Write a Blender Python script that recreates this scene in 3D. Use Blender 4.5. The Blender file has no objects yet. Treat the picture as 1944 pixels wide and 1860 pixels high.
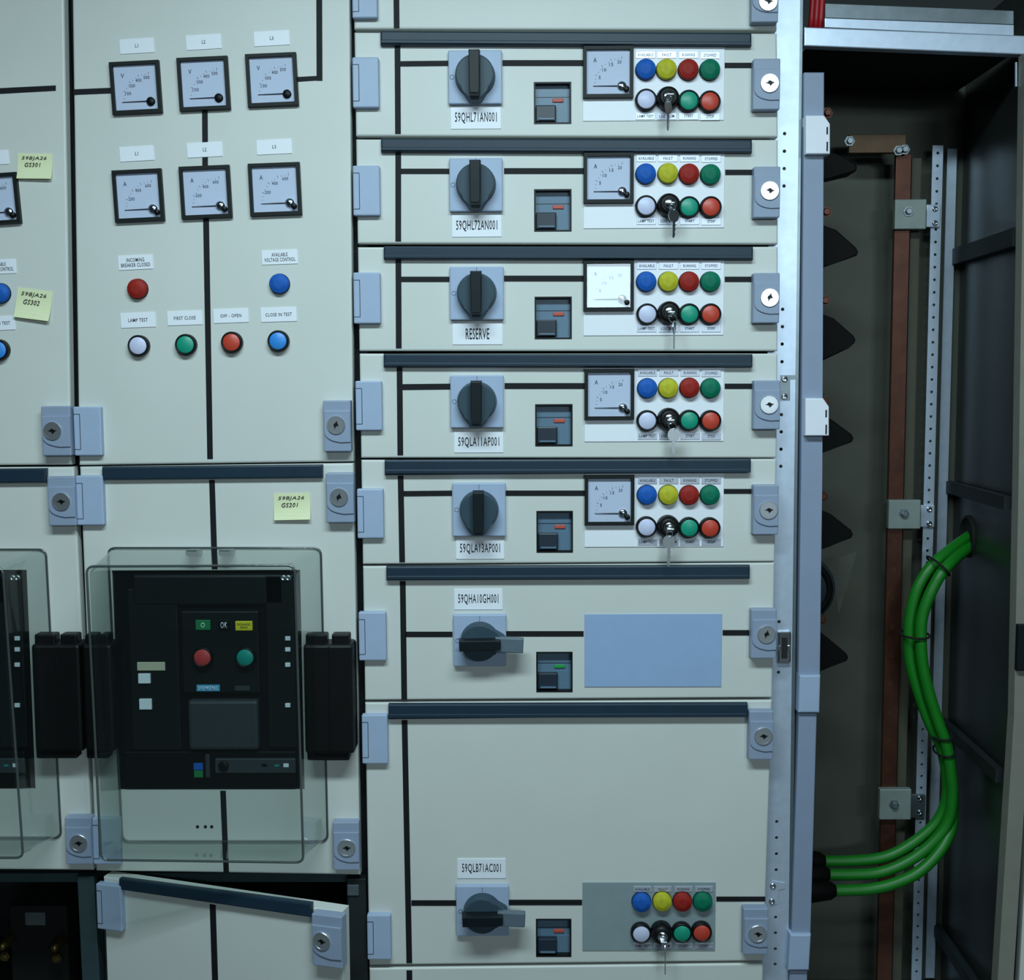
import bpy, bmesh, math, random
from mathutils import Vector, Matrix
random.seed(7)
SC = bpy.context.scene
COL = SC.collection
# ---------------------------------------------------------------- camera
F, YAW, PITCH, ROLL = 2300.0, 0.01033, -0.08917, 0.00484
Z0 = 1.25                                   # picture centre above the floor
CAM = Vector((0.02359, -2.2843, 0.20424 + Z0))
RM = Matrix.Rotation(YAW, 3, 'Z') @ Matrix.Rotation(PITCH, 3, 'X') @ Matrix(((math.cos(ROLL), 0, math.sin(ROLL)), (0, 1, 0), (-math.sin(ROLL), 0, math.cos(ROLL))))
cd = bpy.data.cameras.new('camera'); cam = bpy.data.objects.new('camera', cd); COL.objects.link(cam)
cd.sensor_fit = 'HORIZONTAL'; cd.sensor_width = 36.0; cd.lens = F * 36.0 / 1944.0
rt, fw, up = RM @ Vector((1, 0, 0)), RM @ Vector((0, 1, 0)), RM @ Vector((0, 0, 1))
M4 = Matrix((rt, up, -fw)).transposed().to_4x4(); M4.translation = CAM
cam.matrix_world = M4; cd.clip_start = 0.05; cd.clip_end = 60
SC.camera = cam
# ---------------------------------------------------------------- world, lights, exposure
SC.view_settings.view_transform = 'Standard'; SC.view_settings.look = 'None'
SC.view_settings.gamma = 1.0; SC.view_settings.use_curve_mapping = False
SC.view_settings.exposure = 0.0
wd = bpy.data.worlds.new('room_light'); SC.world = wd; wd.use_nodes = True
wd.node_tree.nodes['Background'].inputs[0].default_value = (0.55, 0.75, 0.85, 1)
wd.node_tree.nodes['Background'].inputs[1].default_value = 0.16
def area(name, loc, target, sx, sy, power, col):
    l = bpy.data.lights.new(name, 'AREA'); l.shape = 'RECTANGLE'; l.size = sx; l.size_y = sy
    l.energy = power; l.color = col
    o = bpy.data.objects.new(name, l); COL.objects.link(o); o.location = loc
    o.rotation_euler = (Vector(target) - Vector(loc)).to_track_quat('-Z', 'Y').to_euler()
    return o
area('ceiling_tube_light', (-0.08, -1.48, 2.60), (-0.08, -1.43, 1.0), 1.5, 0.30, 57, (0.70, 0.93, 1.0))
area('aisle_tube_light', (0.64, -6.2, 2.19), (0.2, 0, 1.5), 0.55, 0.54, 13, (0.72, 0.92, 1.0))
area('post_glare_light', (1.85, -6.2, 2.45), (0.4, 0, 1.5), 1.2, 0.40, 46, (0.74, 0.93, 1.0))  # unseen lamp added behind the camera to brighten the galvanized post

# ---------------------------------------------------------------- materials
def lin(c): return tuple(((v / 255.0) / 12.92 if v / 255.0 <= 0.04045 else ((v / 255.0 + 0.055) / 1.055) ** 2.4) for v in c)
MATS = {}
def mat(name, rgb, rough=0.5, metal=0.0, noise=0.05, scale=30.0, bump=0.0, spec=0.5, emit=0.0):
    m = bpy.data.materials.new(name); m.use_nodes = True
    nt = m.node_tree; b = nt.nodes['Principled BSDF']
    c = lin(rgb)
    b.inputs['Roughness'].default_value = rough; b.inputs['Metallic'].default_value = metal
    b.inputs['Specular IOR Level'].default_value = spec
    tc = nt.nodes.new('ShaderNodeTexCoord')
    n = nt.nodes.new('ShaderNodeTexNoise'); n.inputs['Scale'].default_value = scale; n.inputs['Detail'].default_value = 3
    nt.links.new(tc.outputs['Object'], n.inputs['Vector'])
    r = nt.nodes.new('ShaderNodeValToRGB'); r.color_ramp.elements[0].position = 0.3; r.color_ramp.elements[1].position = 0.7
    r.color_ramp.elements[0].color = (*[max(0, v * (1 - noise)) for v in c], 1)
    r.color_ramp.elements[1].color = (*[min(1, v * (1 + noise)) for v in c], 1)
    nt.links.new(n.outputs['Fac'], r.inputs['Fac']); nt.links.new(r.outputs['Color'], b.inputs['Base Color'])
    if emit:
        b.inputs['Emission Color'].default_value = (*c, 1); b.inputs['Emission Strength'].default_value = emit
    if bump:
        bp = nt.nodes.new('ShaderNodeBump'); bp.inputs['Strength'].default_value = bump; bp.inputs['Distance'].default_value = 0.001
        n2 = nt.nodes.new('ShaderNodeTexNoise'); n2.inputs['Scale'].default_value = 700; n2.inputs['Detail'].default_value = 2
        nt.links.new(tc.outputs['Object'], n2.inputs['Vector'])
        nt.links.new(n2.outputs['Fac'], bp.inputs['Height']); nt.links.new(bp.outputs['Normal'], b.inputs['Normal'])
    MATS[name] = m; return m
def clear(name, tint, gloss_col=(1, 1, 1), ior=1.45, rough=0.02, haze=None, hz=0.0):
    m = bpy.data.materials.new(name); m.use_nodes = True; nt = m.node_tree; nt.nodes.clear()
    o = nt.nodes.new('ShaderNodeOutputMaterial'); t = nt.nodes.new('ShaderNodeBsdfTransparent'); t.inputs[0].default_value = (*tint, 1)
    g = nt.nodes.new('ShaderNodeBsdfGlossy'); g.inputs['Roughness'].default_value = rough; g.inputs['Color'].default_value = (*gloss_col, 1)
    fr = nt.nodes.new('ShaderNodeFresnel'); fr.inputs['IOR'].default_value = ior
    ge = nt.nodes.new('ShaderNodeNewGeometry'); sb = nt.nodes.new('ShaderNodeMath'); sb.operation = 'SUBTRACT'; sb.inputs[0].default_value = 1.0
    mu = nt.nodes.new('ShaderNodeMath'); mu.operation = 'MULTIPLY'      # only the outer side of a sheet mirrors
    nt.links.new(ge.outputs['Backfacing'], sb.inputs[1]); nt.links.new(fr.outputs[0], mu.inputs[0]); nt.links.new(sb.outputs[0], mu.inputs[1])
    mx = nt.nodes.new('ShaderNodeMixShader'); nt.links.new(mu.outputs[0], mx.inputs[0])
    nt.links.new(t.outputs[0], mx.inputs[1]); nt.links.new(g.outputs[0], mx.inputs[2])
    last = mx
    if haze:
        d = nt.nodes.new('ShaderNodeBsdfDiffuse'); d.inputs[0].default_value = (*haze, 1)
        m2 = nt.nodes.new('ShaderNodeMixShader'); m2.inputs[0].default_value = hz
        nt.links.new(mx.outputs[0], m2.inputs[1]); nt.links.new(d.outputs[0], m2.inputs[2]); last = m2
    nt.links.new(last.outputs[0], o.inputs[0]); MATS[name] = m; return m
mat('beige', (210, 212, 207), 0.42, 0, 0.02, 6, 0.12)
mat('lavender', (164, 180, 206), 0.45, 0, 0.02)
mat('plateblue', (150, 176, 212), 0.45, 0, 0.02)
mat('legend', (196, 200, 214), 0.35, 0.45, 0.03)
mat('lockface', (222, 226, 232), 0.30, 0.9, 0.04)
mat('lockgrey', (144, 157, 180), 0.45, 0, 0.02)
mat('white', (238, 240, 248), 0.4, 0, 0.01)
mat('whiteblock', (235, 236, 246), 0.4, 0, 0.01)
mat('dullplate', (150, 165, 170), 0.35, 0.2, 0.04)
mat('black', (11, 12, 13), 0.45, 0, 0.1, 30, 0, 0.3)
mat('blackmatt', (9, 10, 10), 0.8, 0, 0.1)
mat('tape', (26, 27, 30), 0.6, 0, 0.1, 30, 0, 0.2)
mat('rail', (28, 48, 64), 0.45, 0, 0.06, 30, 0, 0.35)
mat('bezel', (20, 25, 24), 0.5, 0, 0.05, 30, 0, 0.25)
mat('dialface', (222, 224, 240), 0.5, 0, 0.01)
mat('print', (95, 96, 108), 0.7)
mat('ink', (28, 28, 34), 0.7)
mat('chrome', (215, 218, 222), 0.16, 1.0, 0.03)
mat('steel', (205, 210, 214), 0.32, 1.0, 0.06)
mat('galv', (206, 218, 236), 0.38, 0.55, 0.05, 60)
mat('galvdark', (130, 140, 146), 0.35, 0.8, 0.10, 40)
mat('slate', (52, 72, 84), 0.45, 0, 0.04, 30, 0, 0.3)
mat('slatedark', (14, 24, 29), 0.45, 0, 0.04, 30, 0, 0.25)
mat('tabgrey', (92, 106, 118), 0.4, 0, 0.04)
mat('railgrey', (140, 152, 176), 0.45, 0, 0.02)
mat('lblue', (24, 90, 178), 0.6, 0, 0.12, 90, 0, 0.25)
mat('lyellow', (184, 182, 44), 0.6, 0, 0.12, 90, 0, 0.25)
mat('lred', (150, 34, 26), 0.6, 0, 0.12, 90, 0, 0.25)
mat('lgreen', (2, 112, 84), 0.6, 0, 0.12, 90, 0, 0.25)
mat('cwhite', (205, 208, 236), 0.4, 0, 0.02)
mat('cgreen', (20, 150, 122), 0.4, 0, 0.04)
mat('cred', (196, 66, 48), 0.4, 0, 0.04)
mat('cblue', (52, 138, 220), 0.4, 0, 0.04)
mat('noteyellow', (228, 232, 188), 0.7, 0, 0.03)
mat('brkblue', (92, 120, 142), 0.35, 0, 0.04)
mat('brkdark', (30, 42, 56), 0.4, 0, 0.06)
mat('brkred', (190, 80, 66), 0.5); mat('brkgreen', (30, 150, 70), 0.5)
mat('acbdark', (7, 9, 11), 0.4, 0, 0.1, 30, 0, 0.25); mat('acbgrey', (15, 21, 24), 0.4, 0, 0.08, 30, 0, 0.3); mat('acbmid', (48, 56, 62), 0.45)
mat('acbyellow', (215, 205, 40), 0.5); mat('acbgreen', (20, 120, 70), 0.5); mat('acbred', (190, 62, 66), 0.4); mat('acbteal', (10, 140, 130), 0.4)
mat('acbbeige', (190, 188, 165), 0.5); mat('logoblue', (70, 160, 205), 0.5); mat('logowhite', (225, 235, 245), 0.5)
mat('cavback', (84, 86, 76), 0.55, 0.3, 0.06, 12)
mat('cavside', (84, 88, 88), 0.32, 0.8, 0.10, 9)
mat('copper', (86, 50, 38), 0.4, 0.6, 0.2, 25)
mat('copperdark', (84, 62, 40), 0.45, 0.4, 0.2, 25)
mat('insul', (74, 72, 58), 0.6)
mat('bracket', (140, 150, 146), 0.5, 0.3, 0.08)
mat('cablegreen', (16, 116, 24), 0.45, 0, 0.06)
mat('cablered', (170, 24, 34), 0.45); mat('coneblack', (9, 8, 8), 0.6, 0, 0.05, 30, 0, 0.15)
mat('discblue', (40, 50, 58), 0.5)
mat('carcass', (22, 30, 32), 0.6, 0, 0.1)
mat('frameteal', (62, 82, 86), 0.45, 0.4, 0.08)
mat('brass', (108, 92, 52), 0.35, 0.8)
mat('floorgrey', (72, 75, 74), 0.6, 0, 0.08, 4)
mat('roomwall', (84, 88, 88), 0.8, 0, 0.03, 3)
mat('edgebeige', (132, 130, 120), 0.5)
clear('glass', (0.93, 0.95, 0.97), ior=1.5)
clear('cover', (0.88, 0.91, 0.90), ior=1.4, rough=0.06, haze=(0.30, 0.36, 0.36), hz=0.008)
clear('edge_refraction_and_fittings', (0.25, 0.30, 0.29), ior=2.2, rough=0.15, haze=(0.3, 0.35, 0.34), hz=0.15)  # dark tint stands in for edge refraction; flange and clips share it
clear('film', (0.85, 0.87, 0.85), ior=1.5, rough=0.2, haze=(0.5, 0.5, 0.45), hz=0.07)

# ---------------------------------------------------------------- helpers
class Plane:
    def __init__(s, o=(0, 0, 0), a=0.0):
        s.o = Vector(o); s.a = a; s.inv = Matrix.Rotation(-a, 3, 'Z'); s.c = s.inv @ (CAM - s.o)
    def w(s, px, py, y=0.0):
        d = s.inv @ (RM @ Vector(((px - 972) / F, 1.0, -(py - 930) / F)))
        return s.c + d * ((y - s.c.y) / d.y)
MAIN = Plane()
PLN = MAIN
ORG = {}
def W(px, py, y=0.0): return PLN.w(px, py, y)
VAR = {}
def setmat(o, m):
    """shared mesh data, one copy per material"""
    if not m or o.data is None: return
    if not o.data.materials: o.data.materials.append(MATS[m]); VAR[(o.data.name, m)] = o.data
    elif o.data.materials[0] != MATS[m]:
        k = (o.data.name, m)
        if k not in VAR:
            d = o.data.copy(); d.materials.clear(); d.materials.append(MATS[m]); VAR[k] = d
        o.data = VAR[k]
def link(name, data, loc, parent=None, m=None, rot=None):
    o = bpy.data.objects.new(name, data); COL.objects.link(o)
    loc = Vector(loc); ORG[o.name] = loc.copy()
    if parent is not None:
        o.parent = parent; o.location = loc - ORG[parent.name]
    else: o.location = loc
    if rot: o.rotation_euler = rot
    setmat(o, m)
    return o
def part(name, data, parent, local=(0, 0, 0), m=None, rot=None):
    """child placed in its parent's own frame"""
    o = bpy.data.objects.new(name, data); COL.objects.link(o); o.parent = parent; o.location = local
    ORG[o.name] = ORG[parent.name] + Vector(local)
    if rot: o.rotation_euler = rot
    setmat(o, m)
    return o
def tag(o, label, cat, group=None, kind=None):
    o['label'] = label; o['category'] = cat; o['kind'] = kind or 'thing'
    if group: o['group'] = group
    return o
def thing(name, loc, label, cat, group=None):
    o = link(name, None, loc); o.empty_display_size = 0.02
    return tag(o, label, cat, group)
def todata(bm, name, smooth=False):
    bmesh.ops.recalc_face_normals(bm, faces=bm.faces[:])
    me = bpy.data.meshes.new(name); bm.to_mesh(me); bm.free()
    if smooth:
        for p in me.polygons: p.use_smooth = True
    return me
def boxmesh(w, d, h, bev=0.0, name='box', seg=2):
    bm = bmesh.new(); bmesh.ops.create_cube(bm, size=1.0)
    bmesh.ops.scale(bm, vec=(w, d, h), verts=bm.verts[:])
    if bev > 0:
        ed = [e for e in bm.edges if any(v.co.y < 0 for v in e.verts)]
        bmesh.ops.bevel(bm, geom=ed, offset=min(bev, w * .45, d * .9, h * .45), segments=seg, affect='EDGES', profile=0.5)
    return todata(bm, name)
def rect(name, x0, y0, x1, y1, yf, th, m, parent=None, bev=0.0, tilt=0.0):
    """box whose FRONT face covers the given picture rectangle at depth yf and reaches th further back"""
    xc, yc = (x0 + x1) / 2, (y0 + y1) / 2
    c = W(xc, yc, yf); w = abs(W(x1, yc, yf).x - W(x0, yc, yf).x); h = abs(W(xc, y0, yf).z - W(xc, y1, yf).z)
    return link(name, boxmesh(w, th, h, bev, name), (c.x, yf + th / 2, c.z), parent, m, (0, -tilt, 0) if tilt else None)
def solid(name, vs, fs, m, parent=None, smooth=False):
    c = Vector((sum(v[0] for v in vs) / len(vs), sum(v[1] for v in vs) / len(vs), sum(v[2] for v in vs) / len(vs)))
    bm = bmesh.new(); bv = [bm.verts.new(Vector(v) - c) for v in vs]
    for f in fs: bm.faces.new([bv[i] for i in f])
    return link(name, todata(bm, name, smooth), c, parent, m)
def quad(name, pts, yf, th, m, parent=None, bev=0.0):
    """slab with a four-cornered (or more) outline given in the picture at depth yf"""
    P = [W(x, y, yf) for x, y in pts]; n = len(P)
    c = sum(P, Vector()) / n
    bm = bmesh.new()
    a = [bm.verts.new((p.x - c.x, -th / 2, p.z - c.z)) for p in P]; b = [bm.verts.new((p.x - c.x, th / 2, p.z - c.z)) for p in P]
    bm.faces.new(a); bm.faces.new(b[::-1])
    for i in range(n): bm.faces.new((a[i], a[(i + 1) % n], b[(i + 1) % n], b[i]))
    if bev:
        ed = [e for e in bm.edges if all(v.co.y < 0 for v in e.verts)]
        bmesh.ops.bevel(bm, geom=ed, offset=bev, segments=2, affect='EDGES', profile=0.5)
    return link(name, todata(bm, name), (c.x, yf + th / 2, c.z), parent, m)
def lathe(prof, n=24, name='lathe', smooth=True):
    """profile of (radius, y) turned about the Y axis; front is -Y"""
    bm = bmesh.new(); rings = []
    for r, y in prof:
        if r < 1e-6: rings.append([bm.verts.new((0, y, 0))])
        else: rings.append([bm.verts.new((r * math.cos(2 * math.pi * i / n), y, r * math.sin(2 * math.pi * i / n))) for i in range(n)])
    for A, B in zip(rings, rings[1:]):
        for i in range(n):
            j = (i + 1) % n
            if len(A) == 1 and len(B) == 1: continue
            if len(A) == 1: bm.faces.new((A[0], B[i], B[j]))
            elif len(B) == 1: bm.faces.new((A[i], A[j], B[0]))
            else: bm.faces.new((A[i], A[j], B[j], B[i]))
    me = todata(bm, name, smooth)
    return me
def poly(pts, y0, y1, name='poly', sc=1.0, bev=0.0, center=(0, 0)):
    """outline of (x, z) points extruded from y0 (front) to y1 (back); front scaled by sc"""
    bm = bmesh.new(); n = len(pts)
    a = [bm.verts.new((center[0] + (x - center[0]) * sc, y0, center[1] + (z - center[1]) * sc)) for x, z in pts]; b = [bm.verts.new((x, y1, z)) for x, z in pts]
    bm.faces.new(a); bm.faces.new(b[::-1])
    for i in range(n): bm.faces.new((a[i], a[(i + 1) % n], b[(i + 1) % n], b[i]))
    if bev:
        ed = [e for e in bm.edges if all(abs(v.co.y - y0) < 1e-6 for v in e.verts)]
        bmesh.ops.bevel(bm, geom=ed, offset=bev, segments=2, affect='EDGES', profile=0.5)
    return todata(bm, name)
def smooth_path(pts, k=6):
    out = []
    P = [pts[0]] + list(pts) + [pts[-1]]
    for i in range(1, len(P) - 2):
        a, b, c, d = P[i - 1], P[i], P[i + 1], P[i + 2]
        for j in range(k):
            t = j / k
            out.append(0.5 * ((2 * b) + (c - a) * t + (2 * a - 5 * b + 4 * c - d) * t * t + (3 * b - a - 3 * c + d) * t ** 3))
    out.append(P[-2]); return out
def tube(name, pts, r, m, parent=None, n=12, closed=False):
    pts = [Vector(p) for p in pts]; c = sum(pts, Vector()) / len(pts)
    bm = bmesh.new(); rings = []; N = len(pts); nrm = None
    for i, p in enumerate(pts):
        if closed: d = (pts[(i + 1) % N] - pts[i - 1]).normalized()
        else: d = (pts[min(i + 1, N - 1)] - pts[max(i - 1, 0)]).normalized()
        if nrm is None: nrm = d.orthogonal().normalized()
        nrm = (nrm - d * nrm.dot(d)).normalized(); bn = d.cross(nrm)
        rings.append([bm.verts.new(p - c + nrm * r * math.cos(2 * math.pi * k / n) + bn * r * math.sin(2 * math.pi * k / n)) for k in range(n)])
    for i in range(N if closed else N - 1):
        A, B = rings[i], rings[(i + 1) % N]
        for k in range(n): bm.faces.new((A[k], A[(k + 1) % n], B[(k + 1) % n], B[k]))
    if not closed: bm.faces.new(rings[0][::-1]); bm.faces.new(rings[-1])
    return link(name, todata(bm, name, True), c, parent, m)
def panel(name, TL, TR, BR, BL, yf, th, m, parent, holes=(), bev=0.003):
    """sheet front with real cut-outs; corners and holes in picture pixels"""
    A, B, C_, D = W(*TL, yf), W(*TR, yf), W(*BR, yf), W(*BL, yf)
    hs = []
    for x0, y0, x1, y1 in holes:
        hs.append((W(x0, (y0 + y1) / 2, yf).x, W((x0 + x1) / 2, y1, yf).z, W(x1, (y0 + y1) / 2, yf).x, W((x0 + x1) / 2, y0, yf).z))
    xa, xb = (A.x + D.x) / 2, (B.x + C_.x) / 2; za, zb = (C_.z + D.z) / 2, (A.z + B.z) / 2
    xs = sorted([xa, xb] + [v for h in hs for v in (h[0], h[2])]); zs = sorted([za, zb] + [v for h in hs for v in (h[1], h[3])])
    c = Vector(((xa + xb) / 2, yf, (za + zb) / 2)); bm = bmesh.new(); G = {}
    def q(i, k):
        if (i, k) not in G:
            x, z = xs[i], zs[k]; t = (z - za) / (zb - za); s = (x - xa) / (xb - xa)
            if i == 0: x = D.x + (A.x - D.x) * t
            if i == len(xs) - 1: x = C_.x + (B.x - C_.x) * t
            if k == 0: z = D.z + (C_.z - D.z) * s
            if k == len(zs) - 1: z = A.z + (B.z - A.z) * s
            G[(i, k)] = bm.verts.new((x - c.x, 0, z - c.z))
        return G[(i, k)]
    for i in range(len(xs) - 1):
        for k in range(len(zs) - 1):
            mx, mz = (xs[i] + xs[i + 1]) / 2, (zs[k] + zs[k + 1]) / 2
            if any(h[0] < mx < h[2] and h[1] < mz < h[3] for h in hs): continue
            bm.faces.new((q(i, k), q(i + 1, k), q(i + 1, k + 1), q(i, k + 1)))
    outer = {v for (i, k), v in G.items() if i in (0, len(xs) - 1) or k in (0, len(zs) - 1)}
    fr = bm.faces[:]; r = bmesh.ops.extrude_face_region(bm, geom=fr)
    newv = [g for g in r['geom'] if isinstance(g, bmesh.types.BMVert)]
    bmesh.ops.translate(bm, verts=newv, vec=(0, th, 0))
    if bev:
        ed = []
        for e in bm.edges:
            if all(v in outer for v in e.verts) and len(e.link_faces) == 2:
                n1, n2 = e.link_faces
                if abs(n1.normal.dot(n2.normal)) < .5: ed.append(e)
        bm.normal_update()
        ed = [e for e in bm.edges if all(v in outer for v in e.verts) and len(e.link_faces) == 2 and abs(e.link_faces[0].normal.dot(e.link_faces[1].normal)) < .5]
        bmesh.ops.bevel(bm, geom=ed, offset=bev, segments=3, affect='EDGES', profile=0.5)
    return link(name, todata(bm, name), c, parent, m)
TXT = {}
def text(s, w, h, th=0.0003, shear=0.0):
    key = (s, round(w, 4), round(h, 4))
    if key in TXT: return TXT[key]
    cu = bpy.data.curves.new('lettering', 'FONT'); cu.body = s; cu.align_x = 'CENTER'; cu.resolution_u = 2; cu.shear = shear; cu.space_character = 1.12; cu.offset = 0.008
    if '\n' in s: cu.space_line = 0.95
    o = bpy.data.objects.new('lettering_source', cu); COL.objects.link(o)
    dg = bpy.context.evaluated_depsgraph_get(); me = bpy.data.meshes.new_from_object(o.evaluated_get(dg))
    bpy.data.objects.remove(o); bpy.data.curves.remove(cu)
    X = [v.co.x for v in me.vertices]; Y = [v.co.y for v in me.vertices]
    sx = w / max(1e-6, max(X) - min(X)); sy = h / max(1e-6, max(Y) - min(Y)); cx, cy = (max(X) + min(X)) / 2, (max(Y) + min(Y)) / 2
    for v in me.vertices: v.co = ((v.co.x - cx) * sx, 0, (v.co.y - cy) * sy)
    bm = bmesh.new(); bm.from_mesh(me); bmesh.ops.remove_doubles(bm, verts=bm.verts[:], dist=1e-6)
    r = bmesh.ops.extrude_face_region(bm, geom=bm.faces[:]); nv = [g for g in r['geom'] if isinstance(g, bmesh.types.BMVert)]
    bmesh.ops.translate(bm, verts=nv, vec=(0, -th, 0)); bm.to_mesh(me); bm.free(); me.materials.clear()
    TXT[key] = me; return me

# ---------------------------------------------------------------- shared prototypes
MM = 0.001
LENS = {}
def lens_mesh(c):
    if c not in LENS:
        LENS[c] = lathe([(.0184, 0), (.0184, -.0090), (.0176, -.0115), (.0160, -.0125), (.0128, -.0130), (.0120, -.0138), (.007, -.0141), (0, -.0142)], 28, 'lens'); LENS[c].materials.append(MATS[c])
    return LENS[c]
COLLAR = lathe([(.0193, 0), (.0193, -.002), (.0188, -.003), (.0188, 0)], 28, 'collar')
BCOL = lathe([(.0200, 0), (.0200, -.010), (.0188, -.0135), (.0166, -.0135), (.0162, -.0090), (0, -.0090)], 28, 'button_collar')
CAPS = {}
def cap_mesh(c):
    if c not in CAPS:
        CAPS[c] = lathe([(.0162, -.0092), (.0162, -.0118), (.0150, -.0128), (0, -.0128)], 28, 'button_cap'); CAPS[c].materials.append(MATS[c])
    return CAPS[c]
KCOL = lathe([(.0212, 0), (.0212, -.012), (.0190, -.022), (.0150, -.026), (.0105, -.027), (.0100, -.024), (0, -.024)], 28, 'key_collar')
KCYL = lathe([(.0098, -.0242), (.0098, -.0285), (.0088, -.0295), (0, -.0295)], 24, 'key_barrel')
KSLOT = boxmesh(.010, .001, .0018, 0, 'key_slot')
LOCK = lathe([(.0172, 0), (.0172, -.0022), (.0164, -.0030), (.0140, -.0030), (.0138, -.0028), (0, -.0028)], 28, 'lock_disc', False)
KEYHOLE = poly([(x * .78, z * .72) for x, z in [(-.0105, .0005), (-.0045, .002), (-.003, .0055), (.002, .0058), (.0052, .003), (.0115, .0015), (.0065, -.0015), (.004, -.005), (.0005, -.0075), (-.0005, -.003), (-.004, -.0015)]], -.0037, -.0027, 'keyhole')
SCREW = lathe([(.0062, 0), (.0062, -.002), (.0050, -.0042), (.0028, -.0046), (.0024, -.0030), (0, -.0030)], 16, 'screw_head')
BOLT = lathe([(.011, 0), (.011, -.003), (.0075, -.003), (.0075, -.009), (.006, -.010), (0, -.010)], 6, 'bolt_head', False)

def lamp(par, px, py, c, y=0.0):
    p = W(px, py, y - .012)
    o = link('indicator_lamp', lens_mesh(c), (p.x, y, p.z), par)
    part('collar', COLLAR, o, (0, 0, 0), 'black'); return o
def button(par, px, py, c, y=0.0):
    p = W(px, py, y - .0125)
    o = link('push_button', BCOL, (p.x, y, p.z), par, 'black'); part('button_cap', cap_mesh(c), o); return o
def lockplate(par, x0, y0, x1, y1, cx, cy, tilt=0.0, th=0.022):
    xc, yc = (x0 + x1) / 2, (y0 + y1) / 2; yf = -th
    c = W(xc, yc, yf); w = abs(W(x1, yc, yf).x - W(x0, yc, yf).x); h = abs(W(xc, y0, yf).z - W(xc, y1, yf).z)
    o = link('lock_plate', boxmesh(w, th, h, .002, 'lock_plate'), (c.x, -th / 2, c.z), par, 'lockgrey', (0, -tilt, 0) if tilt else None)
    # raised round-cornered boss at the lower left, running under the cylinder
    q = W(cx, cy, yf - .003); lx, lz = q.x - c.x, q.z - c.z
    pts = [(-w * .47, h * .30), (w * .49, h * .30), (w * .49, -h * .32)]
    pts += [(-w * .47 + (w * .62) * (1 - math.cos(a)), -h * .32 + h * .20 - (h * .20) * math.sin(a)) for a in [math.pi / 2 * k / 5 for k in range(5, -1, -1)]]
    part('boss', poly(pts, -th / 2 - .003, -th / 2 + .001, 'boss', 1.0, .0012), o, (0, 0, 0), 'lockgrey')
    part('lock_cylinder', LOCK, o, (lx, -th / 2 - .003, lz), 'lockface')
    part('keyhole', KEYHOLE, o, (lx, -th / 2 - .003, lz), 'black', (0, random.choice((0, .15, -1.2)), 0))
    return o
def hinge(par, x0, y0, x1, y1, tilt=0.0, th=0.014):
    o = rect('hinge_cover', x0, y0, x1, y1, -th, th, 'lavender', par, .0025, tilt)
    xc, yc = (x0 + x1) / 2, (y0 + y1) / 2
    w = abs(W(x1, yc, -th).x - W(x0, yc, -th).x); h = abs(W(xc, y0, -th).z - W(xc, y1, -th).z)
    bm = bmesh.new()
    for bx, bz, bw, bh in ((-w / 2 + .012, -.001, .0011, h * .72), (-w / 2 + .0065, h * .36 - .001, .011, .0011), (-w / 2 + .0065, -h * .36 - .001, .011, .0011)):
        r = bmesh.ops.create_cube(bm, size=1.0); bmesh.ops.scale(bm, vec=(bw, .0008, bh), verts=r['verts']); bmesh.ops.translate(bm, vec=(bx, 0, bz), verts=r['verts'])
    part('pin_cover_groove', todata(bm, 'groove'), o, (0, -th / 2, 0), 'ink'); return o
def label_plate(par, x0, y0, x1, y1, s, y=0.0, tilt=0.0, name='legend_plate', fw_=.8, fh=.34, m='white', ink='ink', th=.0016):
    o = rect(name, x0, y0, x1, y1, y - th, th, m, par, .0003, tilt)
    xc, yc = (x0 + x1) / 2, (y0 + y1) / 2
    w = abs(W(x1, yc).x - W(x0, yc).x); h = abs(W(xc, y0).z - W(xc, y1).z)
    part('lettering', text(s, w * fw_, h * fh), o, (0, -th / 2 - .00005, 0), ink); return o
def strip(par, pts, y=0.0, m='tape'):
    return quad('mimic_line', pts, y - .0012, .0012, m, par)
RES = {}
def meter_meshes(w, h, kind):
    key = (round(w, 3), round(h, 3), kind)
    if key in RES: return RES[key]
    t = .0065; bm = bmesh.new(); d = .011
    o = [(-w/2, -h/2), (w/2, -h/2), (w/2, h/2), (-w/2, h/2)]; i = [(-w/2 + t, -h/2 + t), (w/2 - t, -h/2 + t), (w/2 - t, h/2 - t), (-w/2 + t, h/2 - t)]
    rings = [[bm.verts.new((x, 0, z)) for x, z in o], [bm.verts.new((x, -d + .002, z)) for x, z in o], [bm.verts.new((x * .985, -d, z * .985)) for x, z in o],
             [bm.verts.new((x, -d, z)) for x, z in i], [bm.verts.new((x, -.003, z)) for x, z in i]]
    for A, B in zip(rings, rings[1:]):
        for k in range(4): bm.faces.new((A[k], A[(k + 1) % 4], B[(k + 1) % 4], B[k]))
    bez = todata(bm, 'bezel')
    face = boxmesh(w - 2 * t, .002, h - 2 * t, 0, 'dial_face'); gl = boxmesh(w - 2 * t, .0012, h - 2 * t, 0, 'glass_pane')
    px, pz = w * .27, -h * .265; R = w * .545; bm = bmesh.new()
    for k in range(13):
        a = math.pi - k / 12 * math.pi / 2; r1 = R * (1.0 if k % 3 else 1.05); r0 = R * .96
        ca, sa = math.cos(a), math.sin(a); tw = .0004
        v = [bm.verts.new((px + ca * r + sa * s * tw, -.0042, pz + sa * r - ca * s * tw)) for r, s in ((r0, -1), (r1, -1), (r1, 1), (r0, 1))]; bm.faces.new(v)
    ticks = todata(bm, 'scale_ticks')
    RES[key] = (bez, face, gl, ticks, px, pz, R); return RES[key]
NEED = poly([(-.052, -.0004), (0, -.0009), (0, .0009), (-.052, .0004)], -.0062, -.0056, 'needle')
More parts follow.
